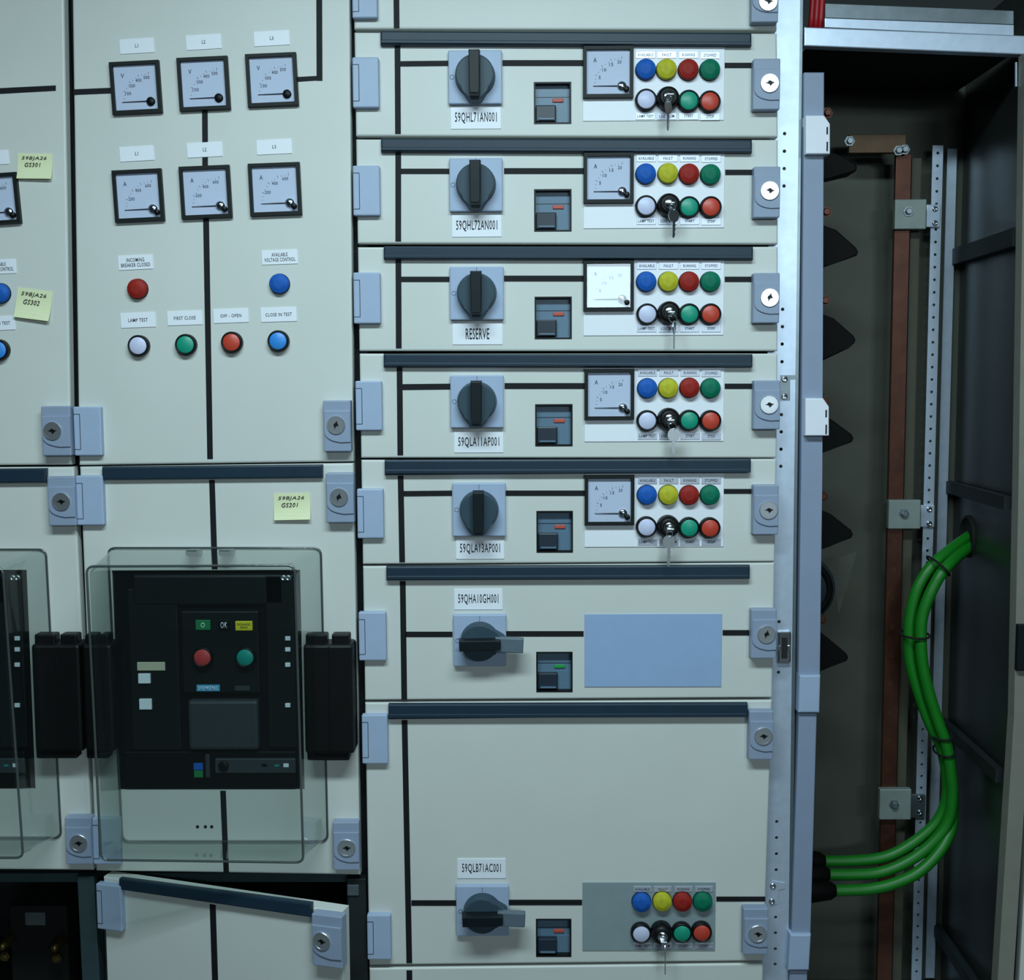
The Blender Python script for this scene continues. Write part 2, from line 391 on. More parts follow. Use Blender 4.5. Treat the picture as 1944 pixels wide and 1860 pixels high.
PIV = lathe([(.0088, -.003), (.0088, -.006), (.006, -.0085), (0, -.009)], 20, 'pivot')
PIVB = lathe([(.0078, -.003), (.0078, -.0075), (.006, -.009), (0, -.009)], 20, 'pivot_black')
ADJ = lathe([(.0050, -.003), (.0050, -.0125), (.004, -.0135), (0, -.0135)], 16, 'adjuster')
def meter(par, x0, y0, x1, y1, sym, nums, tilt=0.0, y=0.0, name='ammeter', chrome=True):
    xc, yc = (x0 + x1) / 2, (y0 + y1) / 2; yf = y - .011
    c = W(xc, yc, yf); w = abs(W(x1, yc, yf).x - W(x0, yc, yf).x); h = abs(W(xc, y0, yf).z - W(xc, y1, yf).z)
    bez, face, gl, ticks, px, pz, R = meter_meshes(w, h, sym)
    o = link(name, bez, (c.x, y, c.z), par, 'bezel', (0, -tilt, 0) if tilt else None)
    part('dial_face', face, o, (0, -.003, 0), 'dialface'); part('scale_ticks', ticks, o, (0, 0, 0), 'print')
    part('unit_letter', text(sym, .006, .008), o, (-w * .26, -.0043, h * .24), 'print')
    for k, n in enumerate(nums):
        a = math.pi - (k + 1) / (len(nums) + .35) * math.pi / 2 * 1.02
        part('scale_number', text(n, .0036 * len(n), .0058), o, (px + math.cos(a) * R * .86, -.0043, pz + math.sin(a) * R * .86), 'print')
    part('needle', NEED, o, (px, 0, pz), 'ink')
    if chrome:
        part('pivot', PIV, o, (px, 0, pz), 'chrome'); part('zero_adjuster', ADJ, o, (px + .0085, 0, pz - .0065), 'black')
    else: part('pivot', PIVB, o, (px + .001, 0, pz - .001), 'black')
    part('glass_pane', gl, o, (0, -.0098, 0), 'glass'); return o
# rotary switch
def teardrop(r, tail, hw):
    pts = []
    a0 = -math.pi / 2 + .62; n = 26
    for k in range(n + 1):
        a = a0 + (2 * math.pi - 1.24) * k / n; pts.append((r * math.cos(a), r * math.sin(a)))
    pts += [(-hw, -tail + .004), (-hw + .004, -tail), (hw - .004, -tail), (hw, -tail + .004)]
    return pts
DIAL = poly(teardrop(.0372, .0485, .0128), -.036, -.012, 'dial', .94, .002)
GRIP = poly([(-.0105, .039), (.0105, .039), (.0100, -.036), (.0085, -.042), (-.0085, -.042), (-.0100, -.036)], -.060, -.034, 'grip', .94, .0015)
TAB = boxmesh(.054, .014, .028, .002, 'lock_tab')
ZERO = lathe([(.0042, 0), (.0042, -.0005), (.0034, -.0005), (.0034, 0)], 18, 'zero_mark', False)
TICK = boxmesh(.0009, .0005, .010, 0, 'on_mark')
def rotary(par, x0, y0, x1, y1, off=False):
    o = rect('rotary_switch', x0, y0, x1, y1, -.012, .012, 'lavender', par, .002)
    r = (0, -math.pi / 2 - .02, 0) if off else None
    part('dial', DIAL, o, (0, .006, 0), 'slate', r); part('grip', GRIP, o, (0, .006, 0), 'slatedark', r)
    if off: part('lock_tab', TAB, o, (.056, -.034, -.002), 'tabgrey', (0, .05, 0))
    part('position_mark', ZERO, o, (-.0425, -.006, 0), 'print'); part('position_mark', TICK, o, (0, -.0062, .043), 'print'); return o
def window(par, x0, y0, x1, y1, green=False, low=False):
    """cut-out in the drawer front with a motor starter behind it"""
    c = W((x0 + x1) / 2, (y0 + y1) / 2); w = abs(W(x1, (y0 + y1) / 2).x - W(x0, (y0 + y1) / 2).x); h = abs(W((x0 + x1) / 2, y0).z - W((x0 + x1) / 2, y1).z)
    bm = bmesh.new(); t = .0028
    for bx, bz, bw, bh in ((-w/2 + t/2, 0, t, h), (w/2 - t/2, 0, t, h), (0, h/2 - t/2, w - 2*t, t), (0, -h/2 + t/2, w - 2*t, t)):
        r = bmesh.ops.create_cube(bm, size=1.0); bmesh.ops.scale(bm, vec=(bw, .020, bh), verts=r['verts']); bmesh.ops.translate(bm, vec=(bx, .009, bz), verts=r['verts'])
    o = link('starter_window', todata(bm, 'window_frame'), (c.x, 0, c.z), par, 'black')
    part('starter_face', boxmesh(w - 2*t, .006, h - 2*t, 0, 'face'), o, (0, .018, 0), 'brkblue')
    part('face_groove', boxmesh(w - 2*t, .0006, .0012, 0, 'groove'), o, (0, .0146, h * .18), 'brkdark')
    part('trip_tag', boxmesh(w * .30, .003, h * .085, .001, 'trip'), o, (w * .15, .0135, h * .10), 'brkgreen' if green else 'brkred')
    part('toggle_block', boxmesh(w * .54, .012, h * .40, .002, 'toggle'), o, (-w * .18, .0075, -h * .24), 'brkdark')
    part('toggle_lip', boxmesh(w * .42, .004, h * .035, 0, 'lip'), o, (-w * .17, .000, -h * .38), 'brkblue')
    part('side_block', boxmesh(w * .36, .003, h * .44, 0, 'side'), o, (w * .28, .0135, -h * .24), 'brkblue'); return o
BOW = None
def key_bow():
    pts = [(.0115 * math.cos(a) * 1.0, .0125 * math.sin(a)) for a in [2 * math.pi * k / 20 for k in range(20)]]
    return poly(pts, -.001, .001, 'bow', 1.0)
def blade(l):
    return poly([(-.0028, -.010), (.0028, -.010), (.0028, -l * .35), (.0040, -l * .42), (.0022, -l * .5), (.0036, -l * .6), (.0018, -l * .72), (.0030, -l * .85), (0, -l), (-.0028, -l * .92)], -.0009, .0009, 'blade')
def key_switch(par, px, py, y=0.0):
    p = W(px, py, y - .018)
    o = link('key_switch', KCOL, (p.x, y, p.z), par, 'black'); part('key_barrel', KCYL, o, (0, 0, 0), 'chrome'); part('key_slot', KSLOT, o, (0, -.0296, 0), 'ink'); return o
BOWM = key_bow()
def keys(sw, bx, by, ytip, turn, label, y=-.04):
    """one key in the lock and a second hanging from it on a ring"""
    s = ORG[sw.name]
    t = thing('key_set', (s.x, s.y - .03, s.z), label, 'keys', 'keys hanging in the drawer key switches')
    part('inserted_key', boxmesh(.0026, .020, .013, .0008, 'inserted_key'), t, (0, -.0095, -.001), 'steel', (0, math.pi / 2, 0))
    b = W(bx, by, y); tip = W(bx, ytip, y); l = b.z - tip.z
    loc = Vector((b.x - s.x, y - (s.y - .03), b.z - s.z))
    rot = (0, 0, turn)
    part('hanging_key_bow', BOWM, t, loc, 'steel', rot); part('hanging_key_blade', blade(l), t, loc, 'steel', rot)
    top = Vector((0, -.016, -.004)); low = loc + Vector((0, -.0005, .009)); mid = (top + low) / 2; rr = max((top - low).length / 2, .006)
    dirv = (low - top).normalized(); side = dirv.cross(Vector((0.25, 1, 0))).normalized()
    pts = [mid + dirv * rr * math.cos(a) + side * rr * .75 * math.sin(a) for a in [2 * math.pi * k / 18 for k in range(18)]]
    o = tube('key_ring', [ORG[t.name] + p for p in pts], .0009, 'steel', t, 6, True)
    return t

# ---------------------------------------------------------------- setting
def struct(name, vs, m):
    (x0, y0, z0), (x1, y1, z1) = vs
    o = link(name, boxmesh(x1 - x0, y1 - y0, z1 - z0, 0, name), ((x0 + x1) / 2, (y0 + y1) / 2, (z0 + z1) / 2), None, m); o['kind'] = 'structure'; return o
struct('floor', ((-3.2, -7.2, -0.05), (3.2, 0.9, 0.0)), 'floorgrey'); struct('ceiling', ((-3.2, -7.2, 3.4), (3.2, 0.9, 3.45)), 'roomwall')
struct('wall_back', ((-3.2, 0.85, 0.0), (3.2, 0.9, 3.4)), 'roomwall'); struct('wall_front', ((-3.2, -7.2, 0.0), (3.2, -7.15, 3.4)), 'roomwall')
struct('wall_left', ((-3.2, -7.15, 0.0), (-3.15, 0.85, 3.4)), 'roomwall'); struct('wall_right', ((3.15, -7.15, 0.0), (3.2, 0.85, 3.4)), 'roomwall')


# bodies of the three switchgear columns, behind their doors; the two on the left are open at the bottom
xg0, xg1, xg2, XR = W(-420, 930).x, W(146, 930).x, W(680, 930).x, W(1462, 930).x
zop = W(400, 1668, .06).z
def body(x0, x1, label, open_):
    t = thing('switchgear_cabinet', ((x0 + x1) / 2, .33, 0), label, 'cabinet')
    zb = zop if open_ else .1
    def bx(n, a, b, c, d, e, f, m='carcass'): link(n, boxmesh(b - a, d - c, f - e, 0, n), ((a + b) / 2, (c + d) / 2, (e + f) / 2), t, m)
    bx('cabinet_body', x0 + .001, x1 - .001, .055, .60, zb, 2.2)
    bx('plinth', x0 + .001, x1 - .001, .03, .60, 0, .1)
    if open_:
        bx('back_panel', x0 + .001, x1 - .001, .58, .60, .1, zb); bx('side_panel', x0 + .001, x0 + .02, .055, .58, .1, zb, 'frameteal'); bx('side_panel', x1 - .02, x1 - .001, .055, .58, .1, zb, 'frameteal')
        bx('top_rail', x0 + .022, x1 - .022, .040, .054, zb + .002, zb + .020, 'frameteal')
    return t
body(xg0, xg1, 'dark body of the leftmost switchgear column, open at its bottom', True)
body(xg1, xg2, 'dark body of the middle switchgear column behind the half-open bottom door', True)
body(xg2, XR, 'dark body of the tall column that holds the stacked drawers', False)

# ---------------------------------------------------------------- drawer column
def xl(y): return 671.5 + y * .0160
def xr(y):
    K = [(-200, 1474), (60, 1475), (253, 1477), (466, 1477), (663, 1476.5), (873, 1474.5), (1066, 1471), (1330, 1466), (1450, 1462), (1691, 1454.5), (1842, 1449), (2100, 1440)]
    for (a, b), (c, d) in zip(K, K[1:]):
        if a <= y <= c: return b + (d - b) * (y - a) / (c - a)
def drawer(top, bot, label, grip=None, hinges=(), locks=(), vline=None, hlines=(), switch=None, name=None, win=None):
    (tL, tR), (bL, bR) = top, bot
    c = W((xl(tL) + xr(tR)) / 2, (bL + bR) / 2)
    t = thing('drawer_unit', (c.x, .0, c.z), label, 'drawer', 'withdrawable drawer units in the tall column')
    panel('front_panel', (xl(tL), tL), (xr(tR), tR), (xr(bR), bR), (xl(bL), bL), 0, .022, 'beige', t, [win[:4]] if win else (), .0035)
    if grip:
        a, b, c0, d0, c1, d1 = grip      # x left, x right, top/bottom left, top/bottom right
        P = [W(x, y, -.012) for x, y in ((a, c0), (b, c1), (b, d1), (a, d0))]
        o = quad('grip_rail', [(a, c0), (b, c1), (b, d1), (a, d0)], -.012, .0118, 'rail', t, .003)
        h = P[0].z - P[3].z; w = P[1].x - P[0].x
        part('rail_ridge', boxmesh(w - .002, .003, h * .26, .0014, 'ridge'), o, (0, -.0068, -h * .30), 'rail', (0, -math.atan2(P[1].z - P[0].z, w), 0))
    for h in hinges: hinge(t, *h)
    for l in locks: lockplate(t, *l)
    if vline: strip(t, vline)
    for h in hlines: strip(t, h)
    if switch: rotary(t, *switch)
    if name: label_plate(t, *name[:5], name='nameplate', fw_=name[5], fh=.52)
    if win: window(t, *win)
    return t
def vl(xc0, y0, xc1, y1, hw=5.4): return [(xc0 - hw, y0), (xc0 + hw, y0), (xc1 + hw, y1), (xc1 - hw, y1)]
def hl(x0, x1, ya, yb, dy=0): return [(x0, ya), (x1, ya + dy), (x1, yb + dy), (x0, yb)]
TOPS = ['AVAILABLE', 'FAULT', 'RUNNING', 'STOPPED']; BOTS = ['LAMP TEST', 'LOC  REM', 'START', 'STOP']
LC = ['lblue', 'lyellow', 'lred', 'lgreen']
WID = {'AVAILABLE': .80, 'FAULT': .48, 'RUNNING': .66, 'STOPPED': .66, 'LAMP TEST': .84, 'LOC  REM': .78, 'START': .46, 'STOP': .38}
def controls(t, plate, am, lamps, btns, ksw, xs, yt, yb, pm='white', nums=('5', '10', '15', '20'), lw=36.5, lh=13):
    rect('instrument_plate', *plate, -.002, .0019, pm, t, .0004)
    yb_ = -.0022
    if am: meter(t, *am, 'A', nums, 0, yb_)
    for (x, y), s in zip(xs, TOPS): label_plate(t, x, yt + y, x + lw, yt + y + lh, s, yb_, 0, 'legend_plate', WID[s], .42, 'legend', 'ink', .0012)
    for (x, y), s in zip(xs, BOTS): label_plate(t, x, yb + y, x + lw, yb + y + lh, s, yb_, 0, 'legend_plate', WID[s], .42, 'legend', 'ink', .0012)
    for (x, y), c in zip(lamps, LC): lamp(t, x, y, c, yb_)
    for (x, y), c in zip(btns, ('cwhite', 'cgreen', 'cred')): button(t, x, y, c, yb_)
    return key_switch(t, *ksw, yb_)

drawer((-160, -160), (55, 57), 'topmost beige drawer front, mostly cut off by the upper picture edge', None, [(668, -60, 716, 34)], [(1427, -56, 1478, 42, 1458, 3)], vl(751, -150, 753, 53))
d1 = drawer((61, 63), (258, 260), 'beige drawer unit with nameplate 59QHL71AN001 and colour lamps', (722, 1427, 58, 85, 62, 87), [(669, 108, 719, 204)], [(1430, 111, 1481, 208, 1461, 158)], vl(754.5, 86, 755.5, 254),
    [hl(760, 851, 116, 126, -1), hl(954, 1107, 114, 125), hl(1376, 1430, 119, 129)], (851, 95, 953, 197), (855.6, 203, 951, 244.6, '59QHL71AN001', .83), (1013.5, 155.6, 1084.5, 235.4))
k1 = controls(d1, (1106.5, 87.5, 1375, 229), (1107, 86, 1203, 185), [(1226.7, 130), (1266, 130), (1307.6, 130.4), (1348.6, 130.6)], [(1227, 188.6), (1308, 190.7), (1348, 192)], (1269, 185), [(1207, 0), (1247.5, 0), (1289, 0), (1330, 1)], 97.5, 214)
d2 = drawer((264, 265), (462, 463), 'beige drawer unit with nameplate 59QHL72AN001 and colour lamps', (723, 1428, 262, 288, 265, 290), [(670, 314, 721, 409)], [(1431, 316, 1481, 413, 1461, 362)], vl(756, 289, 756, 458),
    [hl(761, 853, 320, 330, 0), hl(957, 1108, 319, 330), hl(1377, 1431, 322, 332)], (853, 300, 954, 401), (858, 408, 952, 449.5, '59QHL72AN001', .83), (1014, 359, 1085, 439.5))
k2 = controls(d2, (1108, 291.5, 1375, 433), (1108, 289, 1203.5, 385), [(1226.7, 328.7), (1268.8, 328), (1309, 329), (1349.8, 330)], [(1227, 390.7), (1308.6, 392.6), (1350, 392.6)], (1270.5, 388), [(1208.5, 0), (1250, 0), (1291, 0), (1332, 1)], 294, 413)
d3 = drawer((469, 468), (666, 666), 'beige drawer unit with nameplate RESERVE and colour lamps', (728, 1430, 467, 492, 468, 493), [(671, 517, 722, 614)], [(1430, 518, 1480, 613, 1461, 565)], vl(756.3, 493, 757, 661),
    [hl(762, 853, 525, 535, 0), hl(957, 1109, 523, 534), hl(1376, 1430, 525, 535)], (854, 506, 956, 607), (859, 613, 954, 654, 'RESERVE', .47), (1015, 563, 1085.5, 643.6))
k3 = controls(d3, (1107.7, 494, 1374, 636.6), (1107.7, 494, 1203.7, 590), [(1227.7, 534), (1269.5, 534), (1309, 534), (1349.6, 534)], [(1229, 596), (1309, 596), (1349.6, 596)], (1271, 593), [(1209.5, 0), (1251, 0), (1291, 0), (1332, 0)], 498, 617)
d4 = drawer((671, 671), (869, 869), 'beige drawer unit with nameplate 59QLA11AP001 and colour lamps', (728, 1429, 671, 697, 672, 697), [(675, 723, 725, 817)], [(1431, 722, 1481, 815, 1460, 768)], vl(758.5, 698, 760, 864),
    [hl(764, 855, 729, 740, -1), hl(958, 1110, 727, 738), hl(1376, 1430, 728, 738)], (855, 712, 956, 812), (862, 820, 955.6, 859, '59QLA11AP001', .83), (1016, 767, 1087, 847))
k4 = controls(d4, (1109.7, 698, 1374, 838), (1109.7, 700, 1204.4, 797), [(1229.6, 737), (1269.5, 737), (1310, 736), (1350, 737)], [(1229, 798.6), (1309, 798), (1349.6, 798.6)], (1270.5, 795.7), [(1211, 0), (1251.5, 0), (1292, 0), (1332, 1)], 701, 821)
d5 = drawer((873, 871), (1071, 1066), 'beige drawer unit with nameplate 59QLA13AP001 and colour lamps', (730, 1426, 873, 902, 871, 896), [(678, 928, 728, 1022)], [(1430, 921, 1478, 1015, 1459, 968)], vl(760.5, 903, 763.5, 1067),
    [hl(766, 858, 932, 942, -1), hl(960, 1110, 931, 941), hl(1374, 1429, 928, 937)], (859, 917, 960, 1018), (865.5, 1022, 957, 1061, '59QLA13AP001', .83), (1018.4, 969.6, 1087.7, 1048.7))
k5 = controls(d5, (1109.7, 898.5, 1373.6, 1038), (1110, 902, 1204.6, 997.5), [(1228.9, 940), (1269.6, 940), (1309.4, 940.5), (1348.8, 940)], [(1227.8, 1000.6), (1308.6, 1002), (1348.3, 1002.4)], (1269.6, 1000), [(1211, 0), (1251.5, 0), (1291.5, 0), (1332, 0)], 905.5, 1022)
d6 = drawer((1075, 1068), (1329, 1324), 'beige drawer unit with nameplate 59QHA10GH001 and a blank grey plate', (733, 1424, 1075, 1102, 1073, 1099), [(681, 1162, 733, 1254)], [(1426, 1157, 1474, 1250, 1455, 1204)], vl(764.5, 1103, 767.5, 1328),
    [hl(770, 859, 1199, 1209, 0), hl(961, 1108, 1198, 1208), hl(1372, 1427, 1196, 1206)], (861, 1167, 961, 1265, True), (862, 1118, 954, 1157, '59QHA10GH001', .83), (1018, 1237, 1087, 1313.5, True))
rect('blank_plate', 1109.7, 1165.7, 1370, 1303.7, -.002, .0019, 'plateblue', d6, .0004)
d7 = drawer((1334, 1329), (1832, 1824), 'large beige drawer unit with nameplate 59QLB71AC001 near the picture bottom', (737, 1420, 1337, 1366, 1335, 1359), [(687, 1357, 736, 1450), (697, 1737, 742, 1822)], [(1422, 1350, 1468, 1442, 1449, 1397), (1411, 1725, 1458, 1812, 1438, 1772)], vl(768, 1367, 777, 1828),
    [hl(781, 866, 1709, 1719, 0), hl(963, 1105, 1708, 1718), hl(1360, 1453, 1702, 1711)], (866, 1682, 966, 1777, True), (868, 1630, 960, 1667, '59QLB71AC001', .80), (1017.5, 1743.7, 1084.7, 1815.7))
k7 = controls(d7, (1105.8, 1675, 1358, 1804.5), None, [(1218.7, 1715), (1258, 1713.5), (1296.4, 1714), (1335, 1714)], [(1217.5, 1773), (1295, 1772), (1332.6, 1771)], (1257, 1774), [(1202.5, 0), (1241, 0), (1280.5, 0), (1319.5, 0)], 1682.5, 1790, 'dullplate', lw=34, lh=10.5)
drawer((1838, 1829), (2060, 2050), 'lowest beige drawer front, only its top edge in the picture', None, (), (), vl(777, 1842, 780, 2040))
keys(k1, 1268.5, 203, 248, .9, 'steel keys hanging in the switch of drawer 59QHL71AN001')
keys(k2, 1279, 409, 452, .5, 'steel keys hanging in the switch of drawer 59QHL72AN001')
keys(k3, 1280, 621, 662, 1.25, 'steel keys hanging in the switch of drawer RESERVE')
keys(k4, 1279, 825, 863, .1, 'steel keys hanging in the switch of drawer 59QLA11AP001')
keys(k5, 1269.6, 1028, 1076, .05, 'steel keys hanging in the switch of drawer 59QLA13AP001')
keys(k7, 1263, 1800, 1850, 1.4, 'steel keys hanging in the switch of drawer 59QLB71AC001')

# ---------------------------------------------------------------- left and middle columns: upper doors
def door(label, c, name='compartment_door'):
    p = W(*c); return thing(name, (p.x, 0, p.z), label, 'door')
def gasket(par, pts): return quad('edge_gasket', pts, .004, .016, 'black', par)
um = door('beige upper door with six gauges and push buttons, middle column', (405, 870))
panel('door_leaf', (135, -140), (663, -140), (671, 876), (150, 883), 0, .022, 'beige', um, (), .004)
mets = [((209, 115, 303.5, 215), 'V', .060), ((337, 107, 433.5, 208.5), 'V', .055), ((467, 100, 563.5, 201), 'V', .050), ((214, 321, 308, 420), 'A', .058), ((341, 314, 437, 414), 'A', .050), ((472, 308.5, 570, 408.5), 'A', .042)]
for r, s, tl in mets: tl *= .7; meter(um, *r, s, ('100', '300', '400', '500') if s == 'V' else ('200', '400', '600'), tl, 0, 'voltmeter' if s == 'V' else 'ammeter', s == 'A')
for r, s, f, tl in [((227, 73, 292, 101), 'L1', .09, .05), ((353, 65.5, 420, 93.5), 'L2', .10, .05), ((482, 58.5, 549.5, 86.5), 'L3', .10, .045), ((227, 277.5, 292, 305.5), 'L1', .09, .05), ((355, 270, 422, 298), 'L2', .10, .045), ((487, 264.5, 554, 292.5), 'L3', .10, .04),
                    ((224.5, 484.5, 290, 511.5), 'INCOMING\nBREAKER CLOSED', .84, .04), ((497, 474.5, 565, 501.5), 'AVAILABLE\nVOLTAGE CONTROL', .86, .03), ((229, 593.5, 295, 621.5), 'LAMP TEST', .56, .035), ((317.6, 590, 384, 617), 'FIRST CLOSE', .62, .03), ((405, 586, 471.5, 612.5), 'OFF - OPEN', .60, .03), ((495, 583.5, 563, 610.5), 'CLOSE IN TEST', .74, .025)]:
    label_plate(um, *r, s, 0, tl, 'legend_plate', f, .62 if '\n' in s else .24)
lamp(um, 258.8, 547.7, 'lred'); lamp(um, 529, 538, 'lblue')
for x, y, c in ((261.6, 656, 'cwhite'), (351.5, 654, 'cgreen'), (439, 649.5, 'cred'), (527.5, 647, 'cblue')): button(um, x, y, c)
strip(um, [(600, -130), (611, -130), (612, 153), (601, 153)]); strip(um, [(564, 146), (601, 144), (601, 152.5), (564, 155)])
strip(um, [(139, 169.5), (210, 166.5), (210, 177), (139, 180)]); strip(um, [(383.5, 207), (394, 207), (394.5, 270), (384, 270)]); strip(um, [(384, 297), (394.5, 297), (394.5, 316), (384, 316)])
strip(um, [(385.5, 412), (396.5, 412), (404, 871), (393.5, 871)])
hinge(um, 140, 772, 192, 865, .0); lockplate(um, 614, 760, 666, 857, 638, 807)
ul = door('beige upper door at the left picture edge, beside the six-gauge door', (40, 870))
panel('door_leaf', (-410, -140), (119, -140), (135, 882), (-400, 886), 0, .022, 'beige', ul, (), .004)
strip(ul, [(-200, 177), (105.6, 162), (105.6, 172), (-200, 189)])
meter(ul, -64, 329, 34, 426, 'A', ('200', '400', '600'), .06, 0, 'ammeter', True)
label_plate(ul, -50, 286, 16, 313, 'L3', 0, .05, 'legend_plate', .10, .24)
label_plate(ul, -37, 493, 30, 520, 'AVAILABLE\nVOLTAGE CONTROL', 0, .04, 'legend_plate', .86, .62); label_plate(ul, -39, 600.5, 28, 627, 'CLOSE IN TEST', 0, .04, 'legend_plate', .74, .24)
lamp(ul, -3, 556, 'lblue'); button(ul, -5, 664, 'cblue'); lockplate(ul, 79, 771, 134, 865, 99.7, 818)

# ---------------------------------------------------------------- lower doors with clear covers
def frus(par, front, base, depth, name='clear_cover'):
    Fp = [W(x, y, -depth) for x, y in front]; Bp = [W(x, y, -.002) for x, y in base]
    c = sum(Fp + Bp, Vector()) / 8; bm = bmesh.new()
    f = [bm.verts.new(p - c) for p in Fp]; b = [bm.verts.new(p - c) for p in Bp]
    bm.faces.new(f)
    for i in range(4): bm.faces.new((f[i], b[i], b[(i + 1) % 4], f[(i + 1) % 4]))
    ed = [e for e in bm.edges if sum(v in b for v in e.verts) == 1]
    bmesh.ops.bevel(bm, geom=ed, offset=.016, segments=4, affect='EDGES', profile=0.5)
    yf = min(v.co.y for v in bm.verts)
    ed = [e for e in bm.edges if all(abs(v.co.y - yf) < 1e-5 for v in e.verts)]
    bmesh.ops.bevel(bm, geom=ed, offset=.006, segments=2, affect='EDGES', profile=0.5)
    bmesh.ops.recalc_face_normals(bm, faces=bm.faces[:])
    bmesh.ops.solidify(bm, geom=bm.faces[:], thickness=.003)
    o = link(name, todata(bm, name), c, par, 'cover')
    def ring(P, r, nm, rc=.014):
        pts = []
        for i in range(4):
            a, p, n = P[i - 1], P[i], P[(i + 1) % 4]
            u, v = (a - p).normalized(), (n - p).normalized()
            for k in range(6):
                t = k / 5; q = (p + u * rc) * (1 - t) ** 2 + p * 2 * t * (1 - t) + (p + v * rc) * t * t; pts.append(q)
        tube(nm, pts, r, 'edge_refraction_and_fittings', o, 6, True)
    ring(Fp, .0024, 'front_edge_refraction'); ring(Bp, .0022, 'base_flange')  # front tubes stand in for the dark refraction along the cover's edges
    return o, Fp, Bp
def latchblock(par, x0, y0, x1, y1, depth=.05):
    o = rect('cover_hinge', x0, y0 + 20, x1, y1 - 12, -depth, depth, 'black', par, .006)
    rect('hinge_knuckle', x0 + 3, y0, x0 + (x1 - x0) * .46, y0 + 26, -depth * .8, depth * .5, 'black', o, .003)
    rect('hinge_knuckle', x0 + (x1 - x0) * .56, y0, x1 - 8, y0 + 26, -depth * .8, depth * .5, 'black', o, .003)
    rect('hinge_knuckle', x0 + 6, y1 - 18, x1 - 8, y1, -depth * .8, depth * .5, 'black', o, .003)
    rect('hinge_pin', x0 + (x1 - x0) * .50, y0 + 24, x0 + (x1 - x0) * .53, y1 - 14, -depth - .0015, .003, 'black', o, .001)
    return o
lm = door('beige lower door of the middle column with a large clear cover', (420, 1650))
panel('door_leaf', (151, 886), (671, 879), (684, 1661), (182, 1653), 0, .022, 'beige', lm, [(219, 1082, 574, 1500)], .004)
o = quad('grip_rail', [(193, 886), (612, 882), (612, 907), (193, 911)], -.012, .0118, 'rail', lm, .003)
hinge(lm, 145, 903, 196, 997); hinge(lm, 176, 1553, 228, 1641); lockplate(lm, 619, 898, 672, 992, 643.6, 944); lockplate(lm, 632, 1561, 682, 1652, 658, 1609)
strip(lm, [(397, 911), (407.5, 911), (413, 1080), (402, 1080)]); strip(lm, [(418, 1501), (428.5, 1501), (434.5, 1657), (424.5, 1657)])
HD = lathe([(.0032, 0), (.0032, -.0006), (0, -.0006)], 12, 'small_hole')
for x in (375, 390, 402):
    p = W(x, 1569); link('drilled_hole', HD, (p.x, 0, p.z), lm, 'blackmatt')
cv, Fp, Bp = frus(lm, [(164, 1075), (559, 1073), (576, 1637), (192, 1632)], [(205, 1040), (609, 1040), (622, 1597), (232, 1597)], .15)
for x in (351, 414):
    rect('cover_clip', x, 1044, x + 26, 1056, -.03, .028, 'edge_refraction_and_fittings', cv, .004)
latchblock(lm, 577, 1204, 671, 1444); latchblock(lm, 158, 1204, 214, 1440)
ll = door('beige lower door at the left picture edge with a clear cover', (40, 1650))
panel('door_leaf', (-400, 890), (140, 886), (177, 1652), (-380, 1648), 0, .022, 'beige', ll, [(-295, 1082, 59, 1498)], .004)
quad('grip_rail', [(-320, 893), (87, 889), (87, 916), (-320, 920)], -.012, .0118, 'rail', ll, .003)
lockplate(ll, 91, 905, 143, 998, 116.5, 952); lockplate(ll, 124, 1552, 174, 1641, 149.5, 1600)
cl, _, _ = frus(ll, [(-392, 1078), (5, 1077), (44, 1628), (-340, 1628)], [(-310, 1043), (87, 1043), (116, 1590), (-260, 1590)], .15)
latchblock(ll, 62, 1204, 154, 1440)

